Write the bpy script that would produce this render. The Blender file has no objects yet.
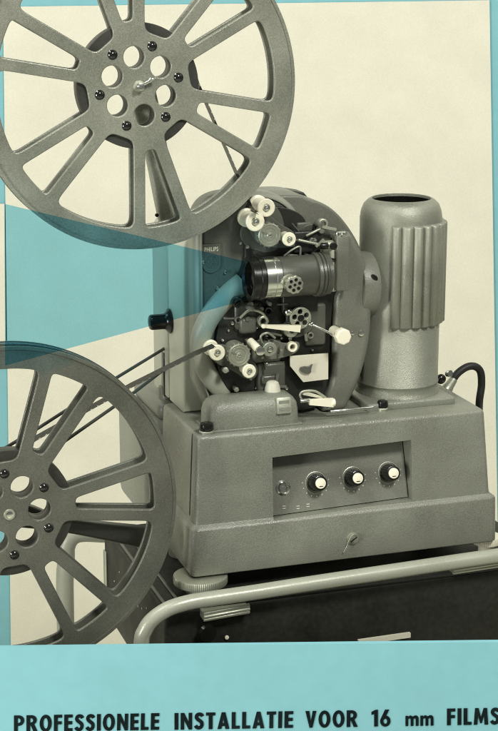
import bpy, bmesh, math, random
from mathutils import Vector, Matrix
random.seed(7)
PI = math.pi; R = math.radians
S = bpy.context.scene; COL = S.collection

# ---------------------------------------------------------------- camera
FPX, CX, CY = 1650.0, 249.0, 365.5            # focal length and centre in photograph pixels (498 x 731)
YAW = R(18.2); PITCH = math.atan(422.5/1650)
FW = Vector((math.sin(YAW)*math.cos(PITCH), math.cos(YAW)*math.cos(PITCH), -math.sin(PITCH)))
RT = Vector((math.cos(YAW), -math.sin(YAW), 0)); UP = RT.cross(FW)
def ray(x, y): return FW + RT*((x-CX)/FPX) - UP*((y-CY)/FPX)
CAM = -ray(192, 578)*1.8                      # world origin = lower front left corner of the projector base
cd = bpy.data.cameras.new('camera'); cam = bpy.data.objects.new('camera', cd); COL.objects.link(cam)
cd.sensor_fit = 'HORIZONTAL'; cd.sensor_width = 36; cd.lens = 36*FPX/498; cd.clip_start = .05; cd.clip_end = 60
cam.matrix_world = Matrix(((RT.x, UP.x, -FW.x, CAM.x), (RT.y, UP.y, -FW.y, CAM.y), (RT.z, UP.z, -FW.z, CAM.z), (0, 0, 0, 1)))
S.camera = cam
# ---------------------------------------------------------------- light
w = bpy.data.worlds.new('World'); S.world = w; w.use_nodes = True
w.node_tree.nodes['Background'].inputs[0].default_value = (1, .985, .94, 1)
w.node_tree.nodes['Background'].inputs[1].default_value = .15
def area(name, loc, aim, size, power, col=(1, .98, .93), sy=None):
    l = bpy.data.lights.new(name, 'AREA'); l.energy = power; l.color = col
    l.shape = 'RECTANGLE'; l.size = size; l.size_y = sy or size
    o = bpy.data.objects.new(name, l); COL.objects.link(o); o.location = loc
    o.rotation_euler = (Vector(aim)-Vector(loc)).to_track_quat('-Z', 'Y').to_euler(); return o
area('studio_key_lamp', (-.75, -.35, 1.75), (.15, .05, .2), .35, 15)
area('studio_side_lamp', (-1.75, -.75, .30), (.1, .05, .2), .35, 26, sy=.7)
area('studio_fill_lamp', (.45, -1.75, 1.95), (.15, 0, .1), .42, 51)
HD = Vector((math.sin(YAW), math.cos(YAW), 0))          # horizontal heading of the view
BD = 3.0                                                # distance of the backdrop along the heading
bc = Vector((CAM.x, CAM.y, 0)) + HD*(BD-.85) 
area('studio_backdrop_lamp', tuple(bc - RT*1.3 + Vector((0, 0, 1.5))), tuple(bc + HD*.85 + Vector((0, 0, .1))), .8, 6.8)
area('studio_backdrop_lamp', tuple(bc + RT*1.3 + Vector((0, 0, 1.5))), tuple(bc + HD*.85 + Vector((0, 0, .1))), .8, 6.8)
S.view_settings.view_transform = 'Standard'; S.view_settings.look = 'None'
S.view_settings.exposure = 0; S.view_settings.gamma = 1
S.cycles.pixel_filter_type = 'BLACKMAN_HARRIS'; S.cycles.filter_width = 1.1
S.render.resolution_x = 698; S.render.resolution_y = 1024

# ---------------------------------------------------------------- pixel -> point on a plane
def at(x, y, Y): r = ray(x, y); return CAM + r*((Y-CAM.y)/r.y)
def atz(x, y, Z): r = ray(x, y); return CAM + r*((Z-CAM.z)/r.z)
def atx(x, y, X): r = ray(x, y); return CAM + r*((X-CAM.x)/r.x)
def ath(x, y, d): r = ray(x, y); return CAM + r*(d/(r.dot(HD)))
M1 = .00107                                   # metres per photograph pixel near the projector

# ---------------------------------------------------------------- materials
def mat(name, col, rough=.5, metal=0, noise=.12, nscale=300, bump=.0, bscale=900, spec=.5, coat=0, wear=None):
    m = bpy.data.materials.new(name); m.use_nodes = True; nt = m.node_tree; N = nt.nodes; L = nt.links
    b = N['Principled BSDF']; b.inputs['Roughness'].default_value = rough; b.inputs['Metallic'].default_value = metal
    b.inputs['Specular IOR Level'].default_value = spec
    if coat: b.inputs['Coat Weight'].default_value = coat; b.inputs['Coat Roughness'].default_value = .15
    tc = N.new('ShaderNodeTexCoord')
    n1 = N.new('ShaderNodeTexNoise'); n1.inputs['Scale'].default_value = nscale; n1.inputs['Detail'].default_value = 4
    n2 = N.new('ShaderNodeTexNoise'); n2.inputs['Scale'].default_value = 14; n2.inputs['Detail'].default_value = 6
    L.new(tc.outputs['Object'], n1.inputs['Vector']); L.new(tc.outputs['Object'], n2.inputs['Vector'])
    mx = N.new('ShaderNodeMath'); mx.operation = 'ADD'
    L.new(n1.outputs['Fac'], mx.inputs[0]); L.new(n2.outputs['Fac'], mx.inputs[1])
    mr = N.new('ShaderNodeMapRange'); mr.inputs['From Min'].default_value = .6; mr.inputs['From Max'].default_value = 1.4
    mr.inputs['To Min'].default_value = 1-noise; mr.inputs['To Max'].default_value = 1+noise
    L.new(mx.outputs[0], mr.inputs['Value'])
    hs = N.new('ShaderNodeHueSaturation'); hs.inputs['Color'].default_value = (*col, 1)
    L.new(mr.outputs[0], hs.inputs['Value']); L.new(hs.outputs['Color'], b.inputs['Base Color'])
    rr = N.new('ShaderNodeMapRange'); rr.inputs['From Min'].default_value = .3; rr.inputs['From Max'].default_value = .7
    rr.inputs['To Min'].default_value = max(.03, rough-.13); rr.inputs['To Max'].default_value = min(1, rough+.13)
    L.new(n2.outputs['Fac'], rr.inputs['Value']); L.new(rr.outputs[0], b.inputs['Roughness'])
    if bump:
        n3 = N.new('ShaderNodeTexNoise'); n3.inputs['Scale'].default_value = bscale; n3.inputs['Detail'].default_value = 2
        L.new(tc.outputs['Object'], n3.inputs['Vector'])
        bp = N.new('ShaderNodeBump'); bp.inputs['Strength'].default_value = bump; bp.inputs['Distance'].default_value = .0006
        L.new(n3.outputs['Fac'], bp.inputs['Height']); L.new(bp.outputs[0], b.inputs['Normal'])
    return m
def g(v, t=1): return (v*.955, v*1.0, v*.785)
PAINT = mat('hammered grey paint', g(.195), .30, 0, .36, 750, .8, 800, .6)
REARC = mat('light grey cover paint', g(.36), .42, 0, .14, 700, .3, 800)
PAINTL = mat('light grey paint', g(.50), .42, 0, .14, 700, .3, 800)
PAINTM = mat('mid grey paint', g(.165), .36, 0, .28, 700, .5, 800)
GUARD = mat('pale grey guard paint', g(.33), .36, 0, .14, 500, .2)
BADGE = mat('dull badge metal', g(.13), .5, .2, .2, 500)
FRAME = mat('grey frame paint', g(.26), .38, 0, .1, 600, .3)
PANEL = mat('dark grey enamel', g(.10), .35, 0, .2, 500, .2)
DARK = mat('dark machine enamel', g(.018), .4, 0, .3, 300, .3)
LAMP = mat('hammered silver grey enamel', g(.26), .31, .35, .34, 1000, .6, 1300)
BLACK = mat('black bakelite', g(.008), .25, 0, .3, 300)
CASE = mat('black leathercloth', g(.022), .5, 0, .5, 160, .5, 500, .22)
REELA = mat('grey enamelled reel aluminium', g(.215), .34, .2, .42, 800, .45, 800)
REELB = mat('darker reel aluminium', g(.115), .34, .2, .42, 800, .45, 800)  # same reel finish in a darker tone, for the lower reel
CORE = mat('dark reel core', g(.03), .45, 0, .3, 300)
WHITE = mat('ivory nylon', (.80, .78, .60), .35, 0, .05, 400)
ALU = mat('brushed aluminium', g(.42), .42, .7, .15, 500, .3)
CHROME = mat('polished nickel', (.70, .73, .65), .2, 1, .05, 300)
TUBE = mat('satin grey tube', g(.36), .32, .1, .12, 500, .2)
GLOSS = mat('polished black', g(.008), .08, 0, .1, 300, spec=.8)
GLASS = mat('lens glass', g(.006), .06, 0, .1, 300, spec=.9)
BELT = mat('worn belt rubber', g(.055), .6, 0, .4, 500)
BARREL = mat('dark grey lens barrel', g(.085), .38, .2, .15, 500, .3)
RUB = mat('black rubber', g(.012), .55, 0, .3, 300)
CREAM = mat('cream paper', (.715, .705, .575), .85, 0, .08, 380, .25, 500, .2)
TEAL = mat('teal printing ink', (.222, .49, .53), .8, 0, .05, 60, .12, 500, .12)
INK = mat('black printing ink', (.008, .014, .015), .95, 0, .5, 500, spec=.02)
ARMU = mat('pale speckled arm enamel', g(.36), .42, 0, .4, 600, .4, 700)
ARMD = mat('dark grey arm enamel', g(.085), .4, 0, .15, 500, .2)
FILM = mat('film celluloid', g(.022), .22, 0, .3, 300)
PLATE = mat('ivory plate', (.62, .61, .48), .45, 0, .06, 300)
INKT = bpy.data.materials.new('translucent teal light'); INKT.use_nodes = True
nt = INKT.node_tree; nt.nodes.clear(); o_ = nt.nodes.new('ShaderNodeOutputMaterial'); t_ = nt.nodes.new('ShaderNodeBsdfTransparent')
t_.inputs[0].default_value = (.32**.5, .68**.5, .86**.5, 1); nt.links.new(t_.outputs[0], o_.inputs['Surface'])

# ---------------------------------------------------------------- helpers
def tag(o, label=None, cat=None, group=None, kind=None):
    if label: o['label'] = label
    if cat: o['category'] = cat
    if group: o['group'] = group
    if kind: o['kind'] = kind
    return o
def empty(name, loc=(0, 0, 0)):
    o = bpy.data.objects.new(name, None); o.empty_display_size = .05; COL.objects.link(o); o.location = loc; return o
def link(name, me, m, parent=None, smooth=True, ang=35):
    o = bpy.data.objects.new(name, me); COL.objects.link(o)
    me.materials.clear(); me.materials.append(m)
    if parent is not None:
        o.parent = parent
        if parent_world.get(parent.name): o.location = -parent_world[parent.name]
    if smooth:
        me.polygons.foreach_set('use_smooth', [True]*len(me.polygons)); me.set_sharp_from_angle(angle=R(ang))
    return o
parent_world = {}
def root(name, loc, label, cat, group=None):
    o = empty(name, loc); parent_world[o.name] = Vector(loc); tag(o, label, cat, group); return o
class B:                                       # collects shapes in world coordinates, then one mesh object
    def __init__(s): s.bm = bmesh.new()
    def done(s, name, m, parent=None, smooth=True, ang=35):
        bmesh.ops.recalc_face_normals(s.bm, faces=s.bm.faces)
        me = bpy.data.meshes.new(name); s.bm.to_mesh(me); s.bm.free()
        return link(name, me, m, parent, smooth, ang)
    def box(s, x0, x1, y0, y1, z0, z1, bev=0, seg=3, M=None):
        b = bmesh.new(); bmesh.ops.create_cube(b, size=1)
        for v in b.verts: v.co = Vector(((x0+x1)/2+v.co.x*(x1-x0), (y0+y1)/2+v.co.y*(y1-y0), (z0+z1)/2+v.co.z*(z1-z0)))
        if bev: bmesh.ops.bevel(b, geom=b.edges[:], offset=bev, segments=seg, profile=.5, affect='EDGES')
        if M: b.transform(M)
        s.add(b); return s
    def add(s, b):
        me = bpy.data.meshes.new('t'); b.to_mesh(me); b.free(); s.bm.from_mesh(me); bpy.data.meshes.remove(me)
    def lathe(s, p, d, prof, n=48, a0=0, a1=2*PI, rad=None):     # prof: list of (radius, distance along d)
        p = Vector(p); d = Vector(d).normalized(); u = d.orthogonal().normalized(); v = d.cross(u)
        b = bmesh.new(); rings = []
        full = abs(a1-a0-2*PI) < 1e-6; cnt = n if full else n+1
        for r, h in prof:
            if r < 1e-7: rings.append([b.verts.new(p+d*h)]); continue
            ring = []
            for k in range(cnt):
                a = a0+(a1-a0)*k/n; q = r*(rad(a, h) if rad else 1)
                ring.append(b.verts.new(p+d*h+(u*math.cos(a)+v*math.sin(a))*q))
            rings.append(ring)
        for A, C in zip(rings, rings[1:]):
            m = cnt if full else cnt-1
            for k in range(m):
                k2 = (k+1) % cnt
                if len(A) == 1 and len(C) == 1: continue
                if len(A) == 1: b.faces.new((A[0], C[k], C[k2]))
                elif len(C) == 1: b.faces.new((A[k], C[0], A[k2]))
                else: b.faces.new((A[k], C[k], C[k2], A[k2]))
        s.add(b); return s
    def cyl(s, p, d, r, h, bev=.0006, n=40, r2=None, rad=None):
        r2 = r if r2 is None else r2
        return s.lathe(p, d, [(0, 0), (r-bev, 0), (r-bev*.3, bev*.3), (r, bev), (r2, h-bev), (r2-bev*.3, h-bev*.3), (r2-bev, h), (0, h)], n, rad=rad)
    def sphere(s, p, r, sc=(1, 1, 1)):
        b = bmesh.new(); bmesh.ops.create_uvsphere(b, u_segments=24, v_segments=14, radius=r)
        for v in b.verts: v.co = Vector((v.co.x*sc[0], v.co.y*sc[1], v.co.z*sc[2]))+Vector(p)
        s.add(b); return s
    def loft(s, secs):                          # secs: lists of 3-D points of equal length, capped
        b = bmesh.new(); rs = [[b.verts.new(q) for q in sec] for sec in secs]; n = len(rs[0])
        for A, C in zip(rs, rs[1:]):
            for k in range(n): b.faces.new((A[k], A[(k+1) % n], C[(k+1) % n], C[k]))
        b.faces.new(rs[0]); b.faces.new(list(reversed(rs[-1]))); s.add(b); return s
    def bar(s, p, q, wdt, hgt, ref=(0, 1, 0), bev=.0005, w2=None):
        p = Vector(p); q = Vector(q); d = (q-p).normalized(); r = Vector(ref); u = d.cross(r).normalized(); v = u.cross(d)
        w2 = w2 or wdt
        c = lambda P, W: [P+u*W/2+v*hgt/2, P-u*W/2+v*hgt/2, P-u*W/2-v*hgt/2, P+u*W/2-v*hgt/2]
        return s.loft([c(p, wdt), c(q, w2)])
def from_curve(cu):
    o = bpy.data.objects.new('tmp', cu); COL.objects.link(o); dg = bpy.context.evaluated_depsgraph_get()
    me = bpy.data.meshes.new_from_object(o.evaluated_get(dg)); bpy.data.objects.remove(o); bpy.data.curves.remove(cu); return me
def flat(splines, yc, thick, bev=0, res=3):     # filled outline in the XZ plane, holes kept, centred on Y = yc
    cu = bpy.data.curves.new('c', 'CURVE'); cu.dimensions = '2D'; cu.fill_mode = 'BOTH'
    cu.extrude = max(thick/2-bev, .00002); cu.bevel_depth = bev; cu.bevel_resolution = res; cu.offset = -bev
    for pts in splines:
        sp = cu.splines.new('POLY'); sp.points.add(len(pts)-1); sp.use_cyclic_u = True
        for k, (x, z) in enumerate(pts): sp.points[k].co = (x, z, 0, 1)
    me = from_curve(cu)
    me.transform(Matrix(((1, 0, 0, 0), (0, 0, -1, yc), (0, 1, 0, 0), (0, 0, 0, 1)))); return me
def tube(pts, r, name, m, parent=None, res=6, smoothc=True):
    cu = bpy.data.curves.new('c', 'CURVE'); cu.dimensions = '3D'; cu.bevel_depth = r; cu.bevel_resolution = res; cu.use_fill_caps = True
    P = [Vector(p) for p in pts]
    if smoothc: P = spline(P, 8)
    sp = cu.splines.new('POLY'); sp.points.add(len(P)-1)
    for k, p in enumerate(P): sp.points[k].co = (*p, 1)
    return link(name, from_curve(cu), m, parent, True, 50)
def spline(P, n=8):
    out = []
    for i in range(len(P)-1):
        a = P[max(i-1, 0)]; b = P[i]; c = P[i+1]; d = P[min(i+2, len(P)-1)]
        for k in range(n):
            t = k/n
            out.append(.5*((2*b)+(c-a)*t+(2*a-5*b+4*c-d)*t*t+(3*b-a-3*c+d)*t**3))
    out.append(P[-1]); return out
def trace(px, Y, smooth=0):
    P = [at(x, y, Y) for x, y in px]; P = [(p.x, p.z) for p in P]
    if smooth:
        V = [Vector((p[0], p[1], 0)) for p in P]; n = len(V); out = []
        for i in range(n):
            a, b, c, d = V[i-1], V[i], V[(i+1) % n], V[(i+2) % n]
            for k in range(smooth):
                t = k/smooth; q = .5*((2*b)+(c-a)*t+(2*a-5*b+4*c-d)*t*t+(3*b-a-3*c+d)*t**3); out.append((q.x, q.y))
        P = out
    return P
def circ(cx, cz, r, n=40): return [(cx+r*math.cos(2*PI*k/n), cz+r*math.sin(2*PI*k/n)) for k in range(n)]
def rrect(x0, x1, y0, y1, z, r, n=6):
    o = []
    for cx, cy, a in ((x1-r, y1-r, 0), (x0+r, y1-r, 90), (x0+r, y0+r, 180), (x1-r, y0+r, 270)):
        for k in range(n+1): t = R(a+90*k/n); o.append(Vector((cx+r*math.cos(t), cy+r*math.sin(t), z)))
    return o
def cut(o, cutters):
    for c in cutters:
        md = o.modifiers.new('b', 'BOOLEAN'); md.operation = 'DIFFERENCE'; md.solver = 'EXACT'; md.object = c
    dg = bpy.context.evaluated_depsgraph_get(); me = bpy.data.meshes.new_from_object(o.evaluated_get(dg)); o.modifiers.clear()
    old = o.data; o.data = me
    for c in cutters: bpy.data.objects.remove(c)
    me.set_sharp_from_angle(angle=R(35))
def lettering(txt, p0, ux, uz, width, height, depth, name, m, parent=None, bold=.02):
    """writing as raised flat letters: lower left at p0, ux along the line, uz up, fitted to width x cap height"""
    cu = bpy.data.curves.new('f', 'FONT'); cu.body = txt; cu.size = 1; cu.offset = bold; cu.extrude = .5; cu.space_character = 1.06
    me = from_curve(cu); xs = [v.co.x for v in me.vertices]; ys = [v.co.y for v in me.vertices]
    x0, x1, y0, y1 = min(xs), max(xs), min(ys), max(ys); n = Vector(ux).cross(Vector(uz)).normalized()
    for v in me.vertices:
        c = v.co.copy(); v.co = Vector(p0)+Vector(ux)*((c.x-x0)/(x1-x0)*width)+Vector(uz)*((c.y-y0)/(y1-y0)*height)+n*(c.z*depth)
    return link(name, me, m, parent, False)

NY = Vector((0, -1, 0)); NX = Vector((-1, 0, 0)); NZ = Vector((0, 0, 1))

# ================================================================ SETTING
# floor far below, teal wall and the cream paper sheet hung on it
FLOOR = -.78
def hplane(d, quad, thick, name, m, label=None, cat=None, kind=None):
    """upright slab facing the camera's heading at distance d; quad = four picture corners of its front face"""
    b = B(); F = [ath(x, y, d) for x, y in quad]; b.loft([F, [p+HD*thick for p in F]])
    o = b.done(name, m, None, False); tag(o, label, cat, None, kind); return o
b = B(); b.box(-2.5, 3.5, -2.5, 2.4, FLOOR-.02, FLOOR); tag(b.done('floor', CREAM, None, False), kind='structure')
hplane(BD+.03, [(-900, -700), (1400, -700), (1400, 900), (-900, 900)], .02, 'wall', CREAM, kind='structure')
hplane(BD, [(-30, -30), (530, -30), (530, 760), (-30, 760)], .02, 'teal_backing', TEAL, kind='structure')
b = B(); d = BD-.006
for quad in ([(3, 7), (489.5, .5), (501, 740), (12, 740)], [(-14, 204), (4.6, 204), (5.8, 365), (-14, 365)]):
    F = [ath(x, y, d if quad[0][0] == 3 else d-.001) for x, y in quad]; b.loft([F, [p+HD*.004 for p in F]])
o = b.done('backdrop', CREAM, None, False); tag(o, kind='structure')

# ================================================================ PROJECTOR
BT = .1565
PJ = root('film_projector', (.18, .08, 0), 'grey hammered metal film projector with ribbed lamphouse standing on the black case', 'film projector')
# ---- base
secs = []
for z, x0, x1, y0, y1, r in ((0, .0015, .3665, .0015, .1585, .0055), (.0010, .0003, .3677, .0003, .1597, .0065), (.0025, 0, .368, 0, .16, .007),
        (.0515, .0008, .3665, .0008, .16, .007), (.0535, .0014, .3659, .0014, .159, .007), (.0560, .0045, .3625, .0045, .157, .0068), (.0575, .0060, .361, .0060, .156, .0065),
        (.0605, .0064, .3602, .0064, .156, .0065), (.1520, .0103, .3525, .0103, .153, .0065), (.1546, .0110, .3516, .0110, .152, .0062), (.1560, .0124, .3502, .0124, .151, .0055), (BT, .0145, .348, .0145, .149, .005)):
    secs.append(rrect(x0, x1, y0, y1, z, r))
b = B(); b.loft(secs); base = b.done('base', PAINT, PJ, True, 40)
pTL, pTR, pBR, pBL = [at(x, y, .007) for x, y in ((273, 458), (412, 440.5), (412, 500), (273, 519.5))]
b = B()
F = [Vector((p.x, -.01, p.z)) for p in (pTL, pTR, pBR, pBL)]
bk = [Vector((pTL.x, .038, pTL.z)), Vector((pTR.x, .038, pTR.z)), Vector((pBR.x, .020, pBR.z)), Vector((pBL.x, .020, pBL.z))]
b.loft([F, bk]); c1 = b.done('cut', PAINT, PJ, False)
b = B(); b.box(-.02, .0112, .027, .032, .0615, .17); c2 = b.done('cut', PAINT, PJ, False)
cut(base, [c1, c2])
# control panel plate with scale marks
b = B(); e = .0012; q = [bk[0]+Vector((e, -.004, -e)), bk[1]+Vector((-e, -.004, -e)), bk[2]+Vector((-e, -.004, e)), bk[3]+Vector((e, -.004, e))]
b.loft([q, [p+Vector((0, .003, 0)) for p in q]]); cp = b.done('control_panel', PAINTM, PJ, False)
pn = (q[1]-q[0]).cross(q[3]-q[0]).normalized();  pn = pn if pn.y < 0 else -pn
def onpanel(x, y):
    r = ray(x, y); return CAM + r*((q[0]-CAM).dot(pn)/r.dot(pn))
for px, py in ((315.5, 482.5), (352.5, 477.5), (388, 472.5)):
    p = onpanel(px, py)
    b = B(); b.lathe(p, pn, [(.0125, .0002), (.0125, .0008), (.0118, .001), (.0115, .0006), (.0114, .0002)]); b.done('dial_ring', ALU, PJ)
    b = B(); b.cyl(p, pn, .0098, .016, .001, 48, .0085, rad=lambda a, h: 1+.03*math.cos(18*a)); k = b.done('control_knob', BLACK, PJ)
    b = B(); b.cyl(p+pn*.0158, pn, .0060, .0022, .0005); b.done('knob_cap', WHITE, k).location = k.location*0
    k2 = k.children[0]; k2.location = (0, 0, 0)
    b = B(); b.box(-.0022, .0022, -.0008, .0004, -.0006, .0006, M=Matrix.Translation(p+pn*.0182+Vector((0, 0, -.0035)))); o = b.done('pointer_mark', BLACK, k, False); o.location = (0, 0, 0)
    b = B()
    for a in range(-4, 5):
        t = R(90+a*24); ux = (q[1]-q[0]).normalized(); uz = pn.cross(ux)*-1; uz = uz if uz.z > 0 else -uz
        c = p+(ux*math.cos(t)-uz*math.sin(t))*.0155
        b.box(-.0006, .0006, -.0003, .0003, -.0006, .0006, M=Matrix.Translation(c+pn*.0002))
    b.done('scale_marks', PLATE, PJ, False)
p = onpanel(283, 487.5); b = B(); b.lathe(p, pn, [(.0085, .0002), (.0085, .001), (.0068, .0018), (.0062, .0014), (.005, .0026), (.0042, .0026), (.0032, .001), (.0015, .001), (.0015, .002), (0, .0022)]); b.done('panel_socket', CHROME, PJ)
b = B()
for px, py in ((284, 506), (298, 506), (308, 504)):
    b.box(-.0018, .0018, -.0003, .0003, -.0004, .0004, M=Matrix.Translation(onpanel(px, py)+pn*.0002)); b.box(-.0018, .0018, -.0003, .0003, -.0004, .0004, M=Matrix.Translation(onpanel(px, py+2.4)+pn*.0002))
b.done('panel_marking', PLATE, PJ, False)
# screw with a curl of wire on the lower skirt
p = at(352.5, 538, .0005); b = B(); b.cyl(p, NY, .0072, .0022, .0008); b.cyl(p+NY*.002, NY, .0045, .002, .0008); o = b.done('cover_screw', ALU, PJ)
b = B(); b.box(-.0044, .0044, -.0048, -.0041, -.0006, .0006, M=Matrix.Translation(p) @ Matrix.Rotation(R(-35), 4, 'Y')); s_ = b.done('screw_slot', BLACK, o, False); s_.location = (0, 0, 0)
tube([p+Vector((.004, -.0045, .004)), p+Vector((-.002, -.006, .0065)), p+Vector((-.006, -.005, 0)), p+Vector((-.0085, -.004, -.008)), p+Vector((-.012, -.004, -.014))], .0006, 'wire', ALU, PJ)
# levelling feet (knurled discs)
for i, (px, py) in enumerate(((203.5, 580), (491, 540))):
    c = atz(px, py, -.004); c.z = 0; c.y += .012
    rad = .0298 if i == 0 else .017
    b = B(); b.cyl(c+Vector((0, 0, -.0115)), NZ, rad, .0095, .0014, 560, rad=lambda a, h: 1+(.011*math.cos(84*a)))
    b.cyl(c+Vector((0, 0, -.0225)), NZ, rad*.55, .0125, .001); b.done('levelling_foot', ALU if i == 0 else WHITE, PJ)
for x, y in ((.03, .13), (.34, .13)):
    b = B(); b.cyl((x, y, -.0225), NZ, .02, .024, .001); b.done('levelling_foot', ALU, PJ)
# rear box behind the base
b = B(); b.box(-.006, .30, .162, .315, -.004, .128, .018, 5); b.done('motor_housing', PAINT, PJ)
b = B(); b.box(.012, .2, .175, .30, .126, .150, .01, 4); b.cyl((.03, .20, .13), NZ, .012, .034, .003); b.done('motor_cover', PAINTM, PJ)

# ---- upright housing: front frame, body and rear cover
FY = .07
out = trace([(190, 420), (188, 300), (187, 218), (190, 207), (197, 197), (208, 191), (222, 188.5), (250, 187.5), (268, 190), (283, 199), (292, 211), (296, 228), (297, 300), (297, 420)], FY+.03, 0)
def soften(P, n=2):
    for _ in range(n):
        Q = []
        for i in range(len(P)):
            a, c = P[i], P[(i+1) % len(P)]; Q += [(a[0]*.75+c[0]*.25, a[1]*.75+c[1]*.25), (a[0]*.25+c[0]*.75, a[1]*.25+c[1]*.75)]
        P = Q
    return P
outS = soften(out, 2)
zb = BT+.0005
outS = [(x, max(z, zb)) for x, z in outS]
me = flat([outS], FY+.019, .034, .0095, 8); link('front_frame', me, FRAME, PJ)
cx0 = sum(p[0] for p in outS)/len(outS); cz0 = sum(p[1] for p in outS)/len(outS)
ins = [(cx0+(x-cx0)*.875, (cz0+(z-cz0)*.915) if z > cz0 else max(zb+.004, cz0+(z-cz0)*.96)) for x, z in outS]
ins2 = [(cx0+(x-cx0)*.90, (cz0+(z-cz0)*.93) if z > cz0 else max(zb+.003, cz0+(z-cz0)*.975)) for x, z in outS]
link('panel_rim', flat([ins2, ins], FY+.0005, .006, .0012, 2), FRAME, PJ)
link('front_panel', flat([[(cx0+(x-cx0)*.997, cz0+(z-cz0)*.998) for x, z in ins]], FY+.0015, .005, .0012, 2), PANEL, PJ)
zt = atx(155, 213, .024).z
def body(y0, y1, x0, name, m, ztop, r=.022):
    b = B(); P = []
    x1 = .125
    P = [(x0, zb), (x1, zb), (x1, ztop)]
    for k in range(9): t = R(90+90*k/8); P.append((x0+r+r*math.cos(t), ztop-r+r*math.sin(t)))
    b_ = flat([P], (y0+y1)/2, y1-y0, .003, 3); return link(name, b_, m, PJ)
body(.1045, .166, .0225, 'housing_body', PAINTL, .365)
body(.169, .236, .0225, 'rear_cover', REARC, zt)
# belt slot in the side of the rear cover
p0 = atx(163, 352, .0222); p1 = atx(163, 395, .0222)
b = B(); b.box(.0212, .026, p0.y-.006, p0.y+.006, p1.z, p0.z, .0015); b.done('belt_slot', BLACK, PJ)
# side knob (black bakelite) on the body
c = atx(170, 321, .0222); b = B()
b.lathe(c, NX, [(0, 0), (.0135, 0), (.0145, .0008), (.0145, .002), (.0115, .004), (.0095, .006), (.0088, .0075), (.0088, .022), (.0075, .0242), (.004, .0252), (0, .0254)], 48, rad=lambda a, h: 1+(.025*math.cos(16*a) if h > .007 else 0)); b.done('side_knob', BLACK, PJ)
# embossed ring behind the reel, badge
c = at(212, 212, FY-.001); b = B(); b.lathe(c+NY*0, NY, [(.0165, 0), (.0165, .001), (.0155, .0025), (.0135, .0025), (.0125, .001), (.0125, 0)]); b.done('embossed_ring', PAINTM, PJ)
c = at(211, 258, FY-.001)
w_, h_ = .0098, .0155
sh = [(c.x-w_, c.z+h_), (c.x+w_, c.z+h_)]
for k in range(13): t = R(-180*k/12); sh.append((c.x+w_*math.cos(t), c.z-h_*.42+h_*.62*math.sin(t)))
inner = [(c.x+(x-c.x)*.9, c.z+(z-c.z)*.93) for x, z in sh]
link('badge', flat([sh], FY-.0018, .0014), PANEL, PJ, False); bd = PJ.children[-1]
link('badge_rim', flat([sh, inner], FY-.0026, .0006), BADGE, PJ, False)
b = B(); cc = Vector((c.x, FY-.0024, c.z-.003)); b.lathe(cc, NY, [(.0072, 0), (.0072, .0008), (.0064, .0008), (.0064, 0)])
for dz in (-.0022, .0, .0022):
    b.loft([[cc+Vector((x, y, dz*1.0+math.sin(x*1400)*.0006+s)) for x, s in [(-.006+k*.001, .0003) for k in range(13)]+[(.006-k*.001, -.0003) for k in range(13)]] for y in (-.0006, .0)])
for sx, sz in ((-.0025, .0042), (.0025, .0042), (0.0, -.0045), (.003, -.004)):
    b.box(-.0009, .0009, -.0007, 0, -.0002, .0002, M=Matrix.Translation(cc+Vector((sx, 0, sz)))); b.box(-.0002, .0002, -.00075, 0, -.0009, .0009, M=Matrix.Translation(cc+Vector((sx, 0, sz))))
b.done('badge_emblem', BADGE, PJ, False)
lettering('PHILIPS', (c.x-.0078, FY-.0027, c.z+.0075), (1, 0, 0), (0, 0, 1), .0156, .0048, .0006, 'badge_lettering', PAINTL, PJ)

# ---- big drum housing behind the mechanism
DY = .084
drum_px = [(240, 212), (268, 196), (303, 195), (308, 199), (324, 203), (338, 213), (350, 228), (360, 245), (367, 264), (371.5, 285), (372.5, 310), (371, 335), (367, 357), (360, 380), (352, 397), (345, 409), (320, 416), (230, 426), (225, 300)]
dr = [(x, max(z, zb)) for x, z in soften(trace(drum_px, DY), 2)]
link('drum_housing', flat([dr], DY+.038, .074, .003, 4), PAINTM, PJ)
rear = [(x, z) for x, z in soften(trace([(262, 206), (262, 190), (300, 190), (305, 196), (330, 225), (300, 300)], .15), 1)]
link('drum_cover', flat([rear], .155, .03, .002, 3), DARK, PJ)
# raised right-hand crescent of the drum with a rounded inner wall
cr_px = [(338, 292), (341, 285), (341, 240), (349, 229), (360, 247), (367, 265), (371.5, 285), (372.5, 310), (371, 335), (367, 357), (360, 380), (352, 397), (345, 412), (322, 416), (325, 400), (333, 385), (334, 340), (335, 300)]
cr = [(x, max(z, zb+.0003)) for x, z in soften(trace(cr_px, .056), 2)]
link('gate_flange', flat([cr], .0695, .031, .008, 6), PAINTM, PJ)
# dark mechanism plate, round lower part and the C-shaped light rim
mp = [(x, max(z, zb+.003)) for x, z in soften(trace([(228, 290), (246, 262), (240, 215), (262, 205), (287, 207), (304, 216), (306, 232), (336, 234), (338, 290), (330, 300), (327, 400), (300, 412), (240, 405), (216, 375), (214, 330)], FY-.004), 2)]
link('mechanism_plate', flat([mp], FY-.004, .010, .001, 2), DARK, PJ)
C_px = [(243, 283), (226, 297), (211, 315), (202, 334), (201, 352), (206, 370), (219, 387), (236, 400)]
P = spline([at(x, y, FY-.004) for x, y in C_px], 8)
secs = []
for i, p in enumerate(P):
    d = (P[min(i+1, len(P)-1)]-P[max(i-1, 0)]).normalized(); sd = d.cross(Vector((0, 1, 0))).normalized(); t = i/(len(P)-1)
    wd = .0124-.002*t; u_ = min(1, max(0, (t-.35)/.35)); hh = .012-.007*u_*u_*(3-2*u_)
    secs.append([p+sd*(wd*math.cos(a))+Vector((0, -hh*max(-.25, math.sin(a)), 0)) for a in [2*PI*k/20 for k in range(20)]])
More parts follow.
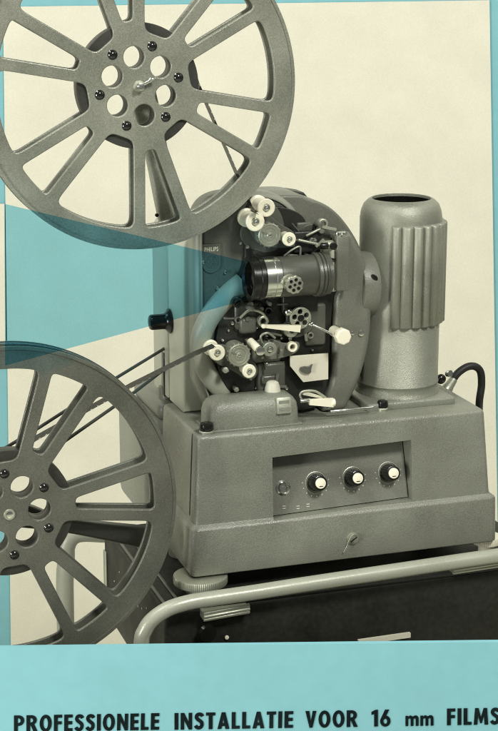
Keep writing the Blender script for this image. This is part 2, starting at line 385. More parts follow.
b = B(); b.loft(secs); b.done('film_guard', GUARD, PJ, True, 60)
# film loop guide plate around the upper rollers
up_ = [(x, z) for x, z in soften(trace([(238, 232), (248, 214), (262, 199), (276, 205), (284, 222), (283, 240), (276, 251), (262, 253), (244, 246)], .062), 2)]
link('roller_plate', flat([up_], .061, .004, .0008, 2), PANEL, PJ)
# ---- lens
LY = .036
A0 = at(247.5, 279, LY); A0 = Vector((A0.x, LY, A0.z)); LX = Vector((1, 0, 0))
Lb = B(); Lb.lathe(A0, LX, [(0.0205, .0), (.0225, 0), (.0240, .001), (.0240, .003), (.0228, .0035), (.0228, .0095), (.0238, .010), (.0238, .0145), (.0215, .0155), (.0215, .012), (.019, .010), (.0185, .003), (.0205, .0)], 72)
lens = Lb.done('lens_hood', BLACK, PJ)
b = B(); b.lathe(A0, LX, [(0, .0055), (.008, .006), (.0188, .0085)], 48); b.done('lens_glass', GLASS, PJ)
b = B(); b.lathe(A0, LX, [(.020, .015), (.0222, .0155), (.0228, .016), (.0228, .026), (.0222, .0265), (.0228, .027), (.0228, .033), (.0200, .034)], 72); b.done('lens_ring', CHROME, PJ)
b = B(); b.lathe(A0, LX, [(.020, .033), (.0215, .0335), (.0222, .034), (.0222, .074), (.0215, .075), (.0235, .0755), (.0240, .077), (.0240, .086), (.0225, .088), (.0225, .092), (.015, .093)], 72); b.done('lens_barrel', BARREL, PJ)
for xx in (.079, .083):
    b = B(); b.lathe(A0, LX, [(.0238, xx), (.0246, xx+.0005), (.0246, xx+.0015), (.0238, xx+.002)], 72); b.done('lens_clamp_band', DARK, PJ)
p = at(293, 284, LY-.027); b = B()
b.cyl(p+Vector((-.004, .014, .002)), Vector((.15, -1, -.05)), .0085, .010, .001); 
b.cyl(p, NY, .0098, .006, .0012, 60, rad=lambda a, h: 1+.05*math.cos(10*a)); kn = b.done('focus_knob', ALU, PJ)
b = B()
for k in range(6): a = k*PI/3+.3; b.cyl(p+Vector((.0058*math.cos(a), -.0058, .0058*math.sin(a))), NY, .0019, .0006, .0001, 14)
b.cyl(p+Vector((0, -.0058, 0)), NY, .0016, .0006, .0001, 14); h = b.done('knob_hole', BLACK, kn); h.location = (0, 0, 0)

# ---- rollers and sprockets
def roller(px, py, r, yf, L, m=WHITE, flange=True, name='film_roller', backshift=None):
    c = at(px, py, yf); b = B()
    if flange:
        b.lathe(c, -NY, [(0, .0012), (r*.42, .0012), (r*.46, 0), (r*.9, 0), (r, .0008), (r, .0030), (r*.80, .0042), (r*.80, L-.004), (r, L-.003), (r, L), (0, L)], 48)
    else: b.lathe(c, -NY, [(0, 0), (r*.85, 0), (r, .001), (r, L), (0, L)], 40)
    o = b.done(name, m, PJ)
    b = B(); b.cyl(c-NY*.002, NY, r*.36, .0035, .0006, 20); b.cyl(c+NY*.001, NY, r*.2, .0028, .0006, 6); s = b.done('axle_screw', CHROME, o); s.location = (0, 0, 0)
    return o
def carrier(px, Y, name, m):
    P = soften(trace(px, Y), 2); return link(name, flat([P], Y, .005, .0012, 3), m, PJ)
carrier([(210, 346), (222, 343), (246, 352), (258, 366), (256, 378), (246, 380), (232, 370), (212, 362)], .053, 'roller_carrier', ARMD)
carrier([(246, 214), (262, 206), (276, 222), (296, 232), (297, 246), (284, 248), (266, 248), (250, 236)], .053, 'roller_carrier', ARMD)
carrier([(262, 342), (272, 338), (284, 344), (300, 340), (298, 352), (282, 358), (264, 360)], .052, 'roller_carrier', PAINTM)
carrier([(286, 306), (300, 302), (318, 308), (316, 326), (300, 338), (286, 336)], .055, 'cam_carrier', ARMD)
carrier([(300, 226), (316, 222), (330, 230), (331, 242), (316, 252), (302, 244)], .060, 'gate_carrier', BARREL)
def sprocket(px, py, r, yf, L, m=ALU):
    c = at(px, py, yf); b = B()
    b.lathe(c, -NY, [(0, 0), (r*.2, 0), (r*.25, .0006), (r*.42, .0006), (r*.45, .0011), (r*.60, .0011), (r*.63, .0003), (r*.76, .0003), (r*.79, .0008), (r*.84, .0008), (r*.87, .0002), (r*.94, .0002), (r, .001), (r, L), (0, L)], 64)
    for k in range(16):
        a = 2*PI*k/16; b.box(-.0007, .0007, .003, .0045, r-.0004, r+.0013, M=Matrix.Translation(c) @ Matrix.Rotation(a, 4, 'Y'))
    o = b.done('film_sprocket', m, PJ)
    b = B(); b.cyl(c-NY*.0005, NY, r*.13, .0012, .0003, 16); b.box(-r*.8, -r*.3, -.0006, -.0001, -.0003, .0003, M=Matrix.Translation(c) @ Matrix.Rotation(R(25), 4, 'Y')); s = b.done('centre_mark', CHROME, o); s.location = (0, 0, 0)
    return o
roller(266.5, 208, .0098, .030, .030); roller(255.5, 222, .0103, .028, .032)
sprocket(270, 235.5, .0128, .036, .022); roller(289.5, 239.5, .0076, .034, .026)
roller(217.5, 353, .0088, .030, .028); sprocket(239.5, 355.5, .0125, .036, .022)
roller(249.5, 371.5, .0077, .032, .026); roller(270, 349.5, .0080, .034, .026, ALU)
# small light rod, ring, ball, perforated wheel, levers
b = B(); p = at(250, 341, .05); q2 = at(258, 349, .034); b.cyl(p, q2-p, .0044, (q2-p).length, .001); b.done('guide_roller', WHITE, PJ)
b = B(); p = at(259, 350, .036); b.cyl(p, NY, .0052, .006, .001); b.done('guide_screw', CHROME, PJ)
c = at(291, 346, .045); b = B(); b.lathe(c, NY, [(.0032, 0), (.0032, .006), (.0038, .0068), (.005, .0068), (.0056, .006), (.0056, 0)]); b.done('guide_ring', WHITE, PJ)
c = at(288, 312, .05); b = B(); b.sphere(c, .0052); b.cyl(c+Vector((0, .016, 0)), NY, .003, .014); b.done('gate_button', CHROME, PJ)
c = at(300.5, 318, .042)
hw = [circ(c.x, c.z, .0122, 48)]+[circ(c.x+.0072*math.cos(k*2*PI/5+.4), c.z+.0072*math.sin(k*2*PI/5+.4), .0030, 20) for k in range(5)]
link('inching_wheel', flat(hw, .043, .005, .0005, 2), ALU, PJ)
b = B(); b.cyl(c-NY*.018, NY, .004, .020); b.cyl(c-NY*.02, NY, .0105, .012); b.done('wheel_hub', BLACK, PJ)
b = B(); p = at(263, 326, .042); q2 = at(300, 328.5, .042); b.bar(p, q2, .0032, .004, w2=.0080); b.cyl(p-NY*.001, NY, .0024, .004); b.done('gate_lever', WHITE, PJ)
c = at(292, 331, .044); b = B(); b.lathe(c, -NY, [(0, 0), (.0035, 0), (.004, .0005), (.0072, .0008), (.0080, .002), (.0080, .014), (0, .014)], 32); b.done('cam_roller', ALU, PJ)
b = B(); b.cyl(c-NY*0, NY, .0026, .001); b.done('cam_screw', BLACK, PJ)
p = at(311, 324, .035); q2 = at(333, 334.5, .030); b = B(); b.cyl(p, q2-p, .0014, (q2-p).length, .0003, 16); b.sphere(p, .003); b.done('lever_rod', CHROME, PJ)
c = at(340.5, 335, .034); b = B(); b.cyl(c, NY, .0092, .011, .0015, 8); b.cyl(c-NY*.022, NY, .006, .022); b.done('lever_knob', WHITE, PJ, True, 20)
for px, py, r in ((352, 333, .0024), (361, 333, .0036)):
    c = at(px, py, .054); b = B(); b.cyl(c, NY, r, .002, .0005, 24); o = b.done('flange_screw', CHROME, PJ)
# extra screws, pins and dark castings of the film gate
spots = [(247, 247, .0022), (240, 243, .0016), (300, 233, .002), (309, 240, .0024), (316, 236, .0018), (318, 248, .0022), (296, 247, .0016), (305, 253, .0018), (299, 302, .002), (314, 303, .0018), (232, 323, .002), (228, 330, .0014), (222, 340, .0016),
         (247, 318, .0022), (262, 340, .0018), (277, 343, .0018), (281, 338, .0015), (266, 336, .0016), (283, 362, .0016), (259, 376, .0018), (263, 384, .0022), (286, 388, .002), (276, 372, .0016), (256, 388, .0018), (312, 350, .0014), (245, 395, .0018), (225, 272, .0017), (203, 262, .0016), (217, 288, .0018), (240, 202, .0015)]
for px, py, r in spots:
    yy = FY-.0095 if 214 < px < 336 and not (py > 255 and py < 300) else FY-.0015
    c = at(px, py, yy); b = B(); b.cyl(c-NY*.001, NY, r, .0035, .0004, 16); b.done('small_screw', CHROME, PJ)
rng = random.Random(3)
for k in range(64):
    zone = rng.random()
    if zone < .62: px, py = rng.uniform(226, 318), rng.uniform(300, 392)
    else: px, py = rng.uniform(292, 330), rng.uniform(224, 258)
    if 286 < px and py > 350: continue
    dpt = rng.uniform(.042, .056); r = rng.uniform(.0010, .0034); c = at(px, py, dpt); b = B(); m_ = rng.choice([ALU, CHROME, PANEL, PAINTM, BLACK, PAINTM, ALU])
    kind_ = rng.random()
    if kind_ < .45: b.cyl(c+Vector((0, .012, 0)), Vector((rng.uniform(-.2, .2), -1, rng.uniform(-.2, .2))), r, .014, .0004, rng.choice([6, 16, 20])); nm = 'gate_pin'
    elif kind_ < .75: a_ = rng.uniform(0, PI); d_ = Vector((math.cos(a_), 0, math.sin(a_))); L_ = rng.uniform(.004, .009); b.bar(c-d_*L_, c+d_*L_, rng.uniform(.0014, .003), .003); nm = 'gate_link'
    else: b.lathe(c, NY, [(r*1.1, -.006), (r*1.1, 0), (r*1.6, .0004), (r*1.9, 0), (r*1.9, -.006)], 20); nm = 'gate_washer'
    b.done(nm, m_, PJ)
def casting(px0, py0, px1, py1, Y, dep, m=DARK, bev=.002, name='gate_casting'):
    a = at(px0, py0, Y); c = at(px1, py1, Y); b = B(); b.box(min(a.x, c.x), max(a.x, c.x), Y, Y+dep, min(a.z, c.z), max(a.z, c.z), bev); return b.done(name, m, PJ)
casting(283, 296, 318, 312, .052, .014); casting(294, 232, 322, 252, .050, .016); casting(252, 342, 282, 362, .054, .012, PAINTM, .004); casting(258, 364, 286, 392, .052, .014, PANEL, .004); casting(262, 376, 280, 384, .047, .01, BARREL, .003)
casting(306, 305, 326, 345, .056, .008, PANEL, .003); casting(234, 303, 264, 330, .057, .008, BARREL, .006); casting(240, 318, 258, 334, .052, .01, PANEL, .005); casting(297, 223, 312, 232, .058, .006, PANEL)
b = B(); p = at(298, 240, .045); q2 = at(326, 246, .045); b.cyl(p, q2-p, .0016, (q2-p).length); b.cyl(at(306, 236, .045), at(322, 228, .045)-at(306, 236, .045), .0014, .018); b.done('gate_linkage', ALU, PJ)
tube([at(240, 318, .050), at(250, 310, .048), at(262, 313, .048), at(268, 322, .050)], .0016, 'spring', ALU, PJ)
tube([at(275, 338, .045), at(268, 333, .043), at(261, 336, .044), at(262, 343, .046)], .0014, 'spring', ALU, PJ)
tube([at(284, 256, .05), at(292, 250, .048), at(300, 247, .048), at(300, 258, .05)], .0012, 'spring', ALU, PJ)
# gate bracket above the lens with a knurled screw
casting(337, 236, 349, 291, .040, .018, PAINTM, .002, 'gate_bracket')
casting(322, 243, 338, 292, .046, .014, PAINTL, .003, 'gate_slide')
c = at(341, 239, .044); b = B(); b.cyl(c-Vector((0, 0, .004)), NZ, .0030, .010, .0006, 20); b.cyl(c+Vector((0, 0, .004)), NZ, .0055, .004, .0008, 20, rad=lambda a, h: 1+.07*math.cos(10*a)); b.done('bracket_screw', CHROME, PJ)
c = at(326, 245, .045); b = B(); b.cyl(c+Vector((-.006, 0, 0)), LX, .005, .014, .001); b.done('gate_pivot', ALU, PJ)
b = B(); b.cyl(at(321, 246, .040), LX, .0036, .008, .0008); b.cyl(at(333, 246, .034), NY, .0042, .003, .0006); b.done('pivot_cap', BLACK, PJ)
b = B(); b.bar(at(321, 256, .044), at(338, 260, .044), .0012, .003); b.done('gate_wire', BLACK, PJ)
# ivory exposure plate with its dark pointer
pl = trace([(290, 356), (328, 353), (328, 379), (303, 382), (290, 366)], .050)
link('lamp_shutter_plate', flat([pl], .050, .0025, .0003, 1), PLATE, PJ, False)
sp = soften(trace([(299, 368), (304, 366), (308, 367), (313, 363), (311, 368), (311, 373), (306, 374), (301, 372)], .047), 1)
link('pointer', flat([sp], .0470, .0022, .0003, 1), PANEL, PJ, False)
# lower handles
b = B(); p = at(309, 402, .030); q2 = at(333, 402.5, .030); b.bar(p, q2, .0055, .006, w2=.0095); b.cyl(q2-Vector((.002, 0, 0)), LX, .0047, .004, .001); b.done('threading_lever', WHITE, PJ)
tube([at(303, 401, .034), at(300, 396, .034), at(303, 391.5, .034), at(314, 391, .034), at(322, 395, .034), at(327, 399, .034)], .0014, 'lever_loop', ALU, PJ)
b = B(); b.bar(at(303, 392.5, .035), at(326, 398.5, .035), .005, .0015, w2=.002); b.done('lever_blade', PLATE, PJ)
b = B(); b.cyl(at(300, 401, .03), LX, .0022, .012); b.done('lever_joint', CHROME, PJ)
b = B(); b.cyl(at(330, 411.5, .035), Vector((1, 0, 0)), .0018, .052, .0004); b.done('base_rod', CHROME, PJ)
# exciter-lamp box on the base
a = atz(211, 434, BT); c = atz(296, 424, BT)
x0, x1 = a.x, c.x+.004; ht = .0345; yb0, yb1 = .0205, .064
secs = []
for z, i in ((0, 0), (ht*.5, .0004), (ht*.72, .0018), (ht*.86, .0048), (ht*.95, .0085), (ht, .014)):
    secs.append(rrect(x0+i, x1-i, yb0+i, yb1-i, BT+z, .010-min(i*.3, .004)))
b = B(); b.loft(secs); b.box(x0-.002, x1+.002, yb0-.0015, yb1+.002, BT-.001, BT+.0022, .0006, 1); b.done('exciter_lamp_cover', PAINT, PJ, True, 50)
gw = at(283.5, 404, .0215); M0 = Matrix.Translation(Vector((gw.x, .0213, gw.z-.001))) @ Matrix.Rotation(R(-14), 4, 'X')
b = B(); b.box(-.0085, .0085, -.0022, .004, -.0095, .0085, .001, 2, M0); gr_ = b.done('cover_window', ALU, PJ)
b = B()
for zz in (-.0045, .0035): b.box(-.006, .006, -.0028, .001, zz-.0016, zz+.0016, 0, 1, M0)
o = b.done('window_slot', PAINTM, gr_, False); o.location = (0, 0, 0)
b = B(); c = at(272.5, 397, .045); b.lathe(c, NZ, [(.0105, -.008), (.0100, .002), (.0082, .012), (.0066, .0170), (.004, .0188), (0, .0192)], 32); b.done('sound_lamp_cap', PLATE, PJ)
# two small black screw caps on the base
for px, py, r, yy in ((206.5, 434, .0078, 0), (382.5, 411, .0062, 0)):
    c = atz(px, py, BT-.001); b = B(); b.lathe(c, NZ, [(0, -.0005), (r*1.05, -.0005), (r*1.05, .0035), (r*.9, .0045), (0, .0045)], 32); o = b.done('screw_cap_base', ALU, PJ)
    b = B(); b.cyl(c+Vector((0, 0, .0042)), NZ, r, .0085, .0015, 48, r*.92, rad=lambda a, h: 1+.02*math.cos(16*a)); s = b.done('screw_cap', BLACK, o); s.location = (0, 0, 0)

# ---- lamphouse
LC = Vector((.2795, .096, BT)); LR = .0470
b = B(); b.box(LC.x-.058, LC.x+.051, LC.y-.052, .146, BT-.002, BT+.0085, .003, 3); b.done('lamphouse_plinth', PAINT, PJ)
ztop = .234
prof = [(0.0, .0085), (LR+.002, .0085), (LR+.0016, .010), (LR+.0004, .012), (LR, .016), (LR, .020), (LR+.0008, .0208), (LR+.0008, .0220), (LR, .0228), (LR, ztop-.022), (LR-.0012, ztop-.014), (LR-.0042, ztop-.0065), (LR-.009, ztop-.0018), (LR-.0125, ztop), (LR-.0135, ztop-.0006), (LR-.0140, ztop-.004), (LR-.0142, ztop-.06), (0, ztop-.06)]
b = B(); b.lathe(LC, NZ, prof, 96); b.done('lamphouse', LAMP, PJ, True, 50)
b = B(); b.lathe(LC, NZ, [(LR-.0145, ztop-.058), (LR-.0146, ztop-.003)], 64); b.done('chimney_lining', BLACK, PJ)
# ribbed heat shield wrapped round the front right
va = math.atan2(CAM.y-LC.y, CAM.x-LC.x)
a0, a1 = va+R(-12), va+R(112); n = 190
z0 = at(405, 328.5, .05).z; z1 = at(405, 226.5, .05).z
b = B(); bm_ = bmesh.new(); rows = []
def rib(t): 
    s = (t*8.6+.06*math.sin(t*17)) % 1.0; return .0056*(abs(math.sin(PI*s))**.55)
for z, k in ((z0, 0), (z0, .6), (z0+.0015, 1), (z1-.003, 1), (z1-.0008, .75), (z1, .3), (z1, 0)):
    row = []
    for i in range(n+1):
        t = i/n; a = a0+(a1-a0)*t; r = LR+.0002+(.0004+rib(t))*k - (.0 if k else .001)
        row.append(bm_.verts.new((LC.x+r*math.cos(a), LC.y+r*math.sin(a), z)))
    rows.append(row)
for A, C in zip(rows, rows[1:]):
    for i in range(n): bm_.faces.new((A[i], A[i+1], C[i+1], C[i]))
for e_ in (0, n): bm_.faces.new([r[e_] for r in rows])
b.add(bm_); b.done('ribbed_heat_shield', LAMP, PJ, True, 60)
# condenser collar between drum and lamphouse
cc = at(366, 284, .085); b = B(); b.cyl(Vector((cc.x-.016, .085, cc.z)), LX, .0375, .020, .0015, 72); b.cyl(Vector((cc.x-.03, .085, cc.z)), LX, .030, .03, .001, 60); b.done('condenser_collar', PAINTM, PJ)
p = at(375, 277, .05); b = B(); p = atx(374.5, 277.5, cc.x-.0162); b.sphere(p, .0052, (.25, 1.9, .6)); b.done('collar_slot', BLACK, PJ)

# ---- reel arms
UY, LYR = .022, -.012
UC = at(136.5, 85.5, UY); LCn = at(7.5, 511, LYR)
def arm(pts, y, th, name, m):
    P = soften(trace(pts, y), 2); me = flat([P], y, th, .003, 3); return link(name, me, m, PJ)
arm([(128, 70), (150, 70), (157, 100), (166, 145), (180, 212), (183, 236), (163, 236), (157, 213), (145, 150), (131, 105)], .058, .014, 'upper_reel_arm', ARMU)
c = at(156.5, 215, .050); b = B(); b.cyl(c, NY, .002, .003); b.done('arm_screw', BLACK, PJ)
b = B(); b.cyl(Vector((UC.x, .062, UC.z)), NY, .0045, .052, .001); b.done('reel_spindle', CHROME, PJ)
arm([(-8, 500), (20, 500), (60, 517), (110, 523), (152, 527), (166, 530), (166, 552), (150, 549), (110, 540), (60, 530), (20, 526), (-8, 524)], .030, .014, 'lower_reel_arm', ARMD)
b = B(); b.cyl(Vector((LCn.x, .034, LCn.z)), NY, .0045, .058, .001); b.done('reel_spindle', CHROME, PJ)

# ================================================================ REELS
def make_reel(name, c, Rr, ang, m, label):
    t = root(name, c, label, 'film reel', 'film reels on the projector')
    O = Vector(c)
    def arcp(r, a, b_, n): return [(r*math.cos(a+(b_-a)*k/n), r*math.sin(a+(b_-a)*k/n)) for k in range(n+1)]
    def smooth_poly(P, rr, st=.0009):
        V = [Vector(p) for p in P]; L = sum((V[i]-V[i-1]).length for i in range(len(V))); n = int(L/st); out = []; acc = 0; i = 0
        seg = [(V[k], V[(k+1) % len(V)]) for k in range(len(V))]; lens = [(c-a).length for a, c in seg]
        for k in range(n):
            d = L*k/n
            while d > acc+lens[i]: acc += lens[i]; i += 1
            a, c = seg[i]; out.append(a+(c-a)*((d-acc)/max(lens[i], 1e-9)))
        for _ in range(int((rr/st)**2*1.2)): out = [out[k]*.5+(out[k-1]+out[(k+1) % n])*.25 for k in range(n)]
        return [(p.x, p.y) for p in out[::2]]
    def sector(am, half, ri, ro, sw):
        """window between two spokes whose edges run parallel to the spoke centre lines at am-half and am+half"""
        def edge(a, s, r):    # point at distance r from the centre on the edge of the spoke at angle a, side s
            L_ = math.sqrt(max(r*r-sw*sw, 0)); return (L_*math.cos(a)-s*sw*math.sin(a), L_*math.sin(a)+s*sw*math.cos(a))
        o0 = edge(am-half, 1, ro); o1 = edge(am+half, -1, ro); i1 = edge(am+half, -1, ri); i0 = edge(am-half, 1, ri)
        aa = math.atan2(o0[1], o0[0]); ab = math.atan2(o1[1], o1[0]); 
        if ab < aa: ab += 2*PI
        ia = math.atan2(i0[1], i0[0]); ib = math.atan2(i1[1], i1[0])
        if ib < ia-1e-6: ib += 2*PI
        outer = arcp(ro, aa, ab, 18); n = 10; inner = [(ri*math.cos(ib+(ia-ib)*k/n), ri*math.sin(ib+(ia-ib)*k/n)) for k in range(n+1)]
        return outer+inner
    def flange(y, th, rimw=True):
        sp = [circ(0, 0, Rr, 160)]
        for k in range(6):
            am = ang+k*PI/3                     # axis of a pair of spokes (narrow window between them)
            sw = Rr*.048
            nar = sector(am, R(10.2), Rr*.395, Rr*.872, sw*.76); sp.append(smooth_poly(nar, .0042))
            wid = sector(am+PI/6, R(19.8), Rr*.325, Rr*.872, sw*.76); sp.append(smooth_poly(wid, .0072))
            sp.append(circ(Rr*.178*math.cos(am), Rr*.178*math.sin(am), Rr*.066, 32))
        sp.append(circ(0, 0, .0042, 20))
        me = flat(sp, y, th, .0011, 2); return me
    th = .0042
    me = flange(0, th); f1 = link('flange', me, m, t, True, 50); f1.location = (0, -.0095, 0)
    f2 = f1.copy(); COL.objects.link(f2); f2.parent = t; f2.location = (0, .0095, 0)
    def ring(r0, r1, y0, y1, nm, mm):
        b = B(); b.lathe((0, y0, 0), (0, 1, 0), [(r0, 0), (r1, 0), (r1, y1-y0), (r0, y1-y0), (r0, 0)], 120); o = b.done(nm, mm, None); o.parent = t; return o
    # raised rolled lip on each rim
    for y in (-.0118, .0118):
        b = B(); s_ = -1 if y < 0 else 1
        b.lathe((0, y-.0012, 0), (0, 1, 0), [(Rr*.985, 0), (Rr*1.004, 0), (Rr*1.004, .0024), (Rr*.985, .0024), (Rr*.985, 0)], 160); o = b.done('rim', m, None); o.parent = t
    core_spl = [circ(0, 0, Rr*.383, 96)]+[circ(Rr*.178*math.cos(ang+k*PI/3), Rr*.178*math.sin(ang+k*PI/3), Rr*.066, 32) for k in range(6)]+[circ(0, 0, .0042, 20)]
    me = flat(core_spl, 0, .0150, .0004, 1); link('core', me, CORE, t).location = (0, 0, 0)
    for k in range(6):
        a = ang+PI/6+k*PI/3+R(1); p = Vector((Rr*.252*math.cos(a), -.0112, Rr*.252*math.sin(a)))
        b = B(); b.lathe(p, NY, [(.0052, -.0015), (.0052, .0003), (.0047, .0008), (.0040, .0006), (.0030, .0015), (.0015, .0021), (0, .0023)], 28); o = b.done('rivet', GLOSS, None); o.parent = t
    b = B(); b.lathe((0, -.0114, 0), NY, [(.0045, -.002), (.0062, 0), (.0055, .0014), (.0040, .0016), (.0040, -.002)], 32); o = b.done('hub_bush', ALU, None); o.parent = t
    return t
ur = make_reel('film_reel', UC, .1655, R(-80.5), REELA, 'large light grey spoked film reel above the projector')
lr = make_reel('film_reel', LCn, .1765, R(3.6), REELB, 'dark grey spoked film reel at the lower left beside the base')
# spindle latch of the upper reel
def latch(c, par):
    b = B(); p = c+Vector((0, -.0125, 0)); b.cyl(p+Vector((0, .004, 0)), NY, .004, .010, .0008, 20); b.cyl(p+Vector((.001, -.003, .001)), Vector((1, -.35, .55)), .0018, .013, .0004, 14)
    b.sphere(p+Vector((.0115, -.007, .0075)), .0026, (1.6, 1, .8)); b.cyl(p+Vector((-.0035, -.004, -.001)), NY, .0022, .004, .0004, 14); return b.done('spindle_latch', CHROME, PJ)
latch(UC, ur)

# ================================================================ FILM AND BELTS
def ribbon(pts, yc, wd, name, label, m=FILM):
    """film in the XZ plane, wd wide along Y, perforated along both edges"""
    P = [at(x, y, yc) for x, y in pts]; P = [Vector((p.x, 0, p.z)) for p in P]; step = .0076/4
    Q = [P[0]]
    for a, c in zip(P, P[1:]):
        n = max(1, int((c-a).length/step)); Q += [a+(c-a)*k/n for k in range(1, n+1)]
    ys = [-wd/2, -wd/2+.0012, -wd/2+.0024, wd/2-.0030, wd/2-.0013, wd/2]; bm = bmesh.new()
    V = [[bm.verts.new((p.x, yc+y, p.z)) for y in ys] for p in Q]
    for i in range(len(V)-1):
        for j in range(5):
            if j == 1 and i % 4 == 0: continue
            bm.faces.new((V[i][j], V[i+1][j], V[i+1][j+1], V[i][j+1]))
    bmesh.ops.solidify(bm, geom=bm.faces[:], thickness=.0004)
    b = B(); b.add(bm); o = b.done(name, m, None, False); tag(o, label, 'film strip', 'threaded film'); return o
fy = .034
ribbon([(191, 62), (197, 82), (222, 140), (246, 196), (252, 209), (257, 214)], .026, .016, 'film_strip', 'dark perforated film strip running down from the upper reel')
ribbon([(214, 345.5), (196, 353), (132.5, 384.5), (86, 410), (36, 438), (-8, 466)], .010, .016, 'film_strip', 'dark perforated film strip running from a white roller to the lower reel')
bl = root('drive_belt', (.02, .17, .2), 'thin dark drive belt leaving the side of the projector behind the lower reel', 'belt')
tube([at(166, 347.5, .19), at(116, 378, .12), at(40, 427, .05), at(-10, 457, .03)], .0018, 'upper_strand', BELT, bl, 4, False)
tube([at(166, 368, .19), at(132, 394, .12), at(62, 443, .05), at(0, 486, .03)], .0019, 'lower_strand', BELT, bl, 4, False)

# ================================================================ CABLE
cb = root('power_cable', (.34, .16, .16), 'black cable arching up from a silver plug at the right of the lamphouse', 'cable')
tube([at(452, 381, .13), at(458, 373, .13), at(467, 367, .13), at(475, 366.5, .13), at(480.5, 372, .13), at(481.5, 385, .13), at(479.5, 400, .13), at(479, 415, .145), at(479, 440, .17)], .0046, 'cord', RUB, cb)
b = B(); p = at(440, 399, .12); q2 = at(453.5, 379.5, .13); b.lathe(p, q2-p, [(0, 0), (.0035, 0), (.0045, .004), (.0068, .009), (.0068, .018), (.0058, .022), (.0050, (q2-p).length), (0, (q2-p).length)], 28); b.done('plug', ALU, cb)
b = B(); b.cyl(at(447, 373.5, .125), Vector((.5, -1, .2)), .0042, .006); b.done('plug_screw', CHROME, cb)
b = B(); b.sphere(at(441, 379, .125), .0062, (1, .8, 1)); b.done('plug_cap', BLACK, cb)
b = B(); b.sphere(at(457, 406, .163), .0085, (1.3, .9, .8)); b.sphere(at(464, 409, .163), .0065, (1.5, .9, .8)); b.done('wing_nut', BLACK, PJ)

# ================================================================ CASE AND STAND
cs = root('carrying_case', (.17, .1, -.024), 'glossy black carrying case underneath the projector', 'case')
CT = -.0228
b = B(); b.box(-.040, .43, -.032, .25, -.135, CT, .004, 3); b.done('case_body', CASE, cs)
for xx in (-.036, -.020):
    b = B(); b.box(xx, xx+.0035, -.028, .245, CT-.0005, CT+.0028, .0008, 1); b.done('edge_trim', PANEL, cs)
b = B(); b.box(-.034, .425, -.0305, -.0285, CT-.0005, CT+.0025, .0006, 1); b.done('front_trim', DARK, cs)
b = B(); b.box(-.0425, -.0395, .235, .246, -.115, -.05, .001, 1); b.done('hinge', ALU, cs)
for px, py in ((226.5, 637),):
    b = B(); b.cyl(at(px, py, -.0325), NY, .0024, .002, .0006, 16); b.done('stud', WHITE, cs)
b = B(); c = at(205, 630, -.033); b.lathe(c, NY, [(.006, -.001), (.0055, .004), (.0105, .009), (.009, .013), (0, .015)], 28); b.done('case_knob', GLOSS, cs)
b = B(); b.bar(at(358, 642, -.040), at(410, 634.5, -.040), .0055, .004); b.done('latch', PLATE, cs)
for k in range(9):
    a = Vector((-.0405, .02+.022*k+random.uniform(-.005, .005), -.045-.03*random.random())); b = B(); b.sphere(a, .0011, (.4, 1, 1)); b.done('rivet', PLATE, cs)

st = root('tubular_stand', (.17, .1, FLOOR), 'pale grey tubular frame with rounded corners around the black case', 'stand')
YR = -.052
fp = [at(x, y, YR) for x, y in ((141.5, 643), (145, 630), (153, 619), (169, 608.5), (190, 602), (215, 598), (256, 592), (310, 583.5), (400, 570), (498, 555.5))]
fp = [Vector((fp[0].x-.003, YR, FLOOR)), Vector((fp[0].x-.0015, YR, -.3)), Vector((fp[0].x-.0005, YR, fp[0].z-.05))]+fp+[Vector((.40, YR, .0015)), Vector((.445, YR, -.004)), Vector((.465, YR, -.03)), Vector((.468, YR, -.1)), Vector((.468, YR, FLOOR))]
tube(fp, .0083, 'front_tube', TUBE, st, 8)
YB = .30
rp = [Vector((-.079, YB, FLOOR)), at(66, 640, YB), at(66, 560, YB), at(67, 545, YB), at(73, 536, YB), at(84, 533, YB), at(110, 534, YB), at(160, 536, YB)]
rp += [Vector((.40, YB, rp[-1].z)), Vector((.45, YB, rp[-1].z-.01)), Vector((.468, YB, -.1)), Vector((.468, YB, FLOOR))]
tube(rp, .0112, 'rear_tube', FRAME, st, 8)  # darker colour than the front tube, standing in for its shading
b = B()
b.done('t', TUBE, st) if False else b.bm.free()
for x0_, y0_, x1_, y1_ in ((203, 616, 249, 607.5), (452, 569, 505, 561)):
    a = at(x0_, y0_, -.044); c = at(x1_, y1_, -.044); b = B()
    for k in range(3): b.cyl(Vector((a.x, -.046-.001*(k == 1), a.z-(k-1)*.0036)), Vector((c.x-a.x, 0, c.z-a.z)), .0021, (c-a).length, .0005, 14)
    b.box(min(a.x, c.x), max(a.x, c.x), -.045, -.032, a.z-.004, a.z+.004); b.done('clamp_bracket', ALU, st)

# ================================================================ LIGHT BEAM
bp_ = [(5.0, 204.5), (246, 262), (246, 300), (5.8, 365.5)]
def yb(x): return .012 if x > 200 else -.075
F = [at(x, y, yb(x)) for x, y in bp_]; b = B(); b.loft([F, [p+Vector((0, .004, 0)) for p in F]])
o = b.done('light_beam', INKT, None, False); tag(o, 'translucent teal beam of light widening leftward from the lens', 'light beam')

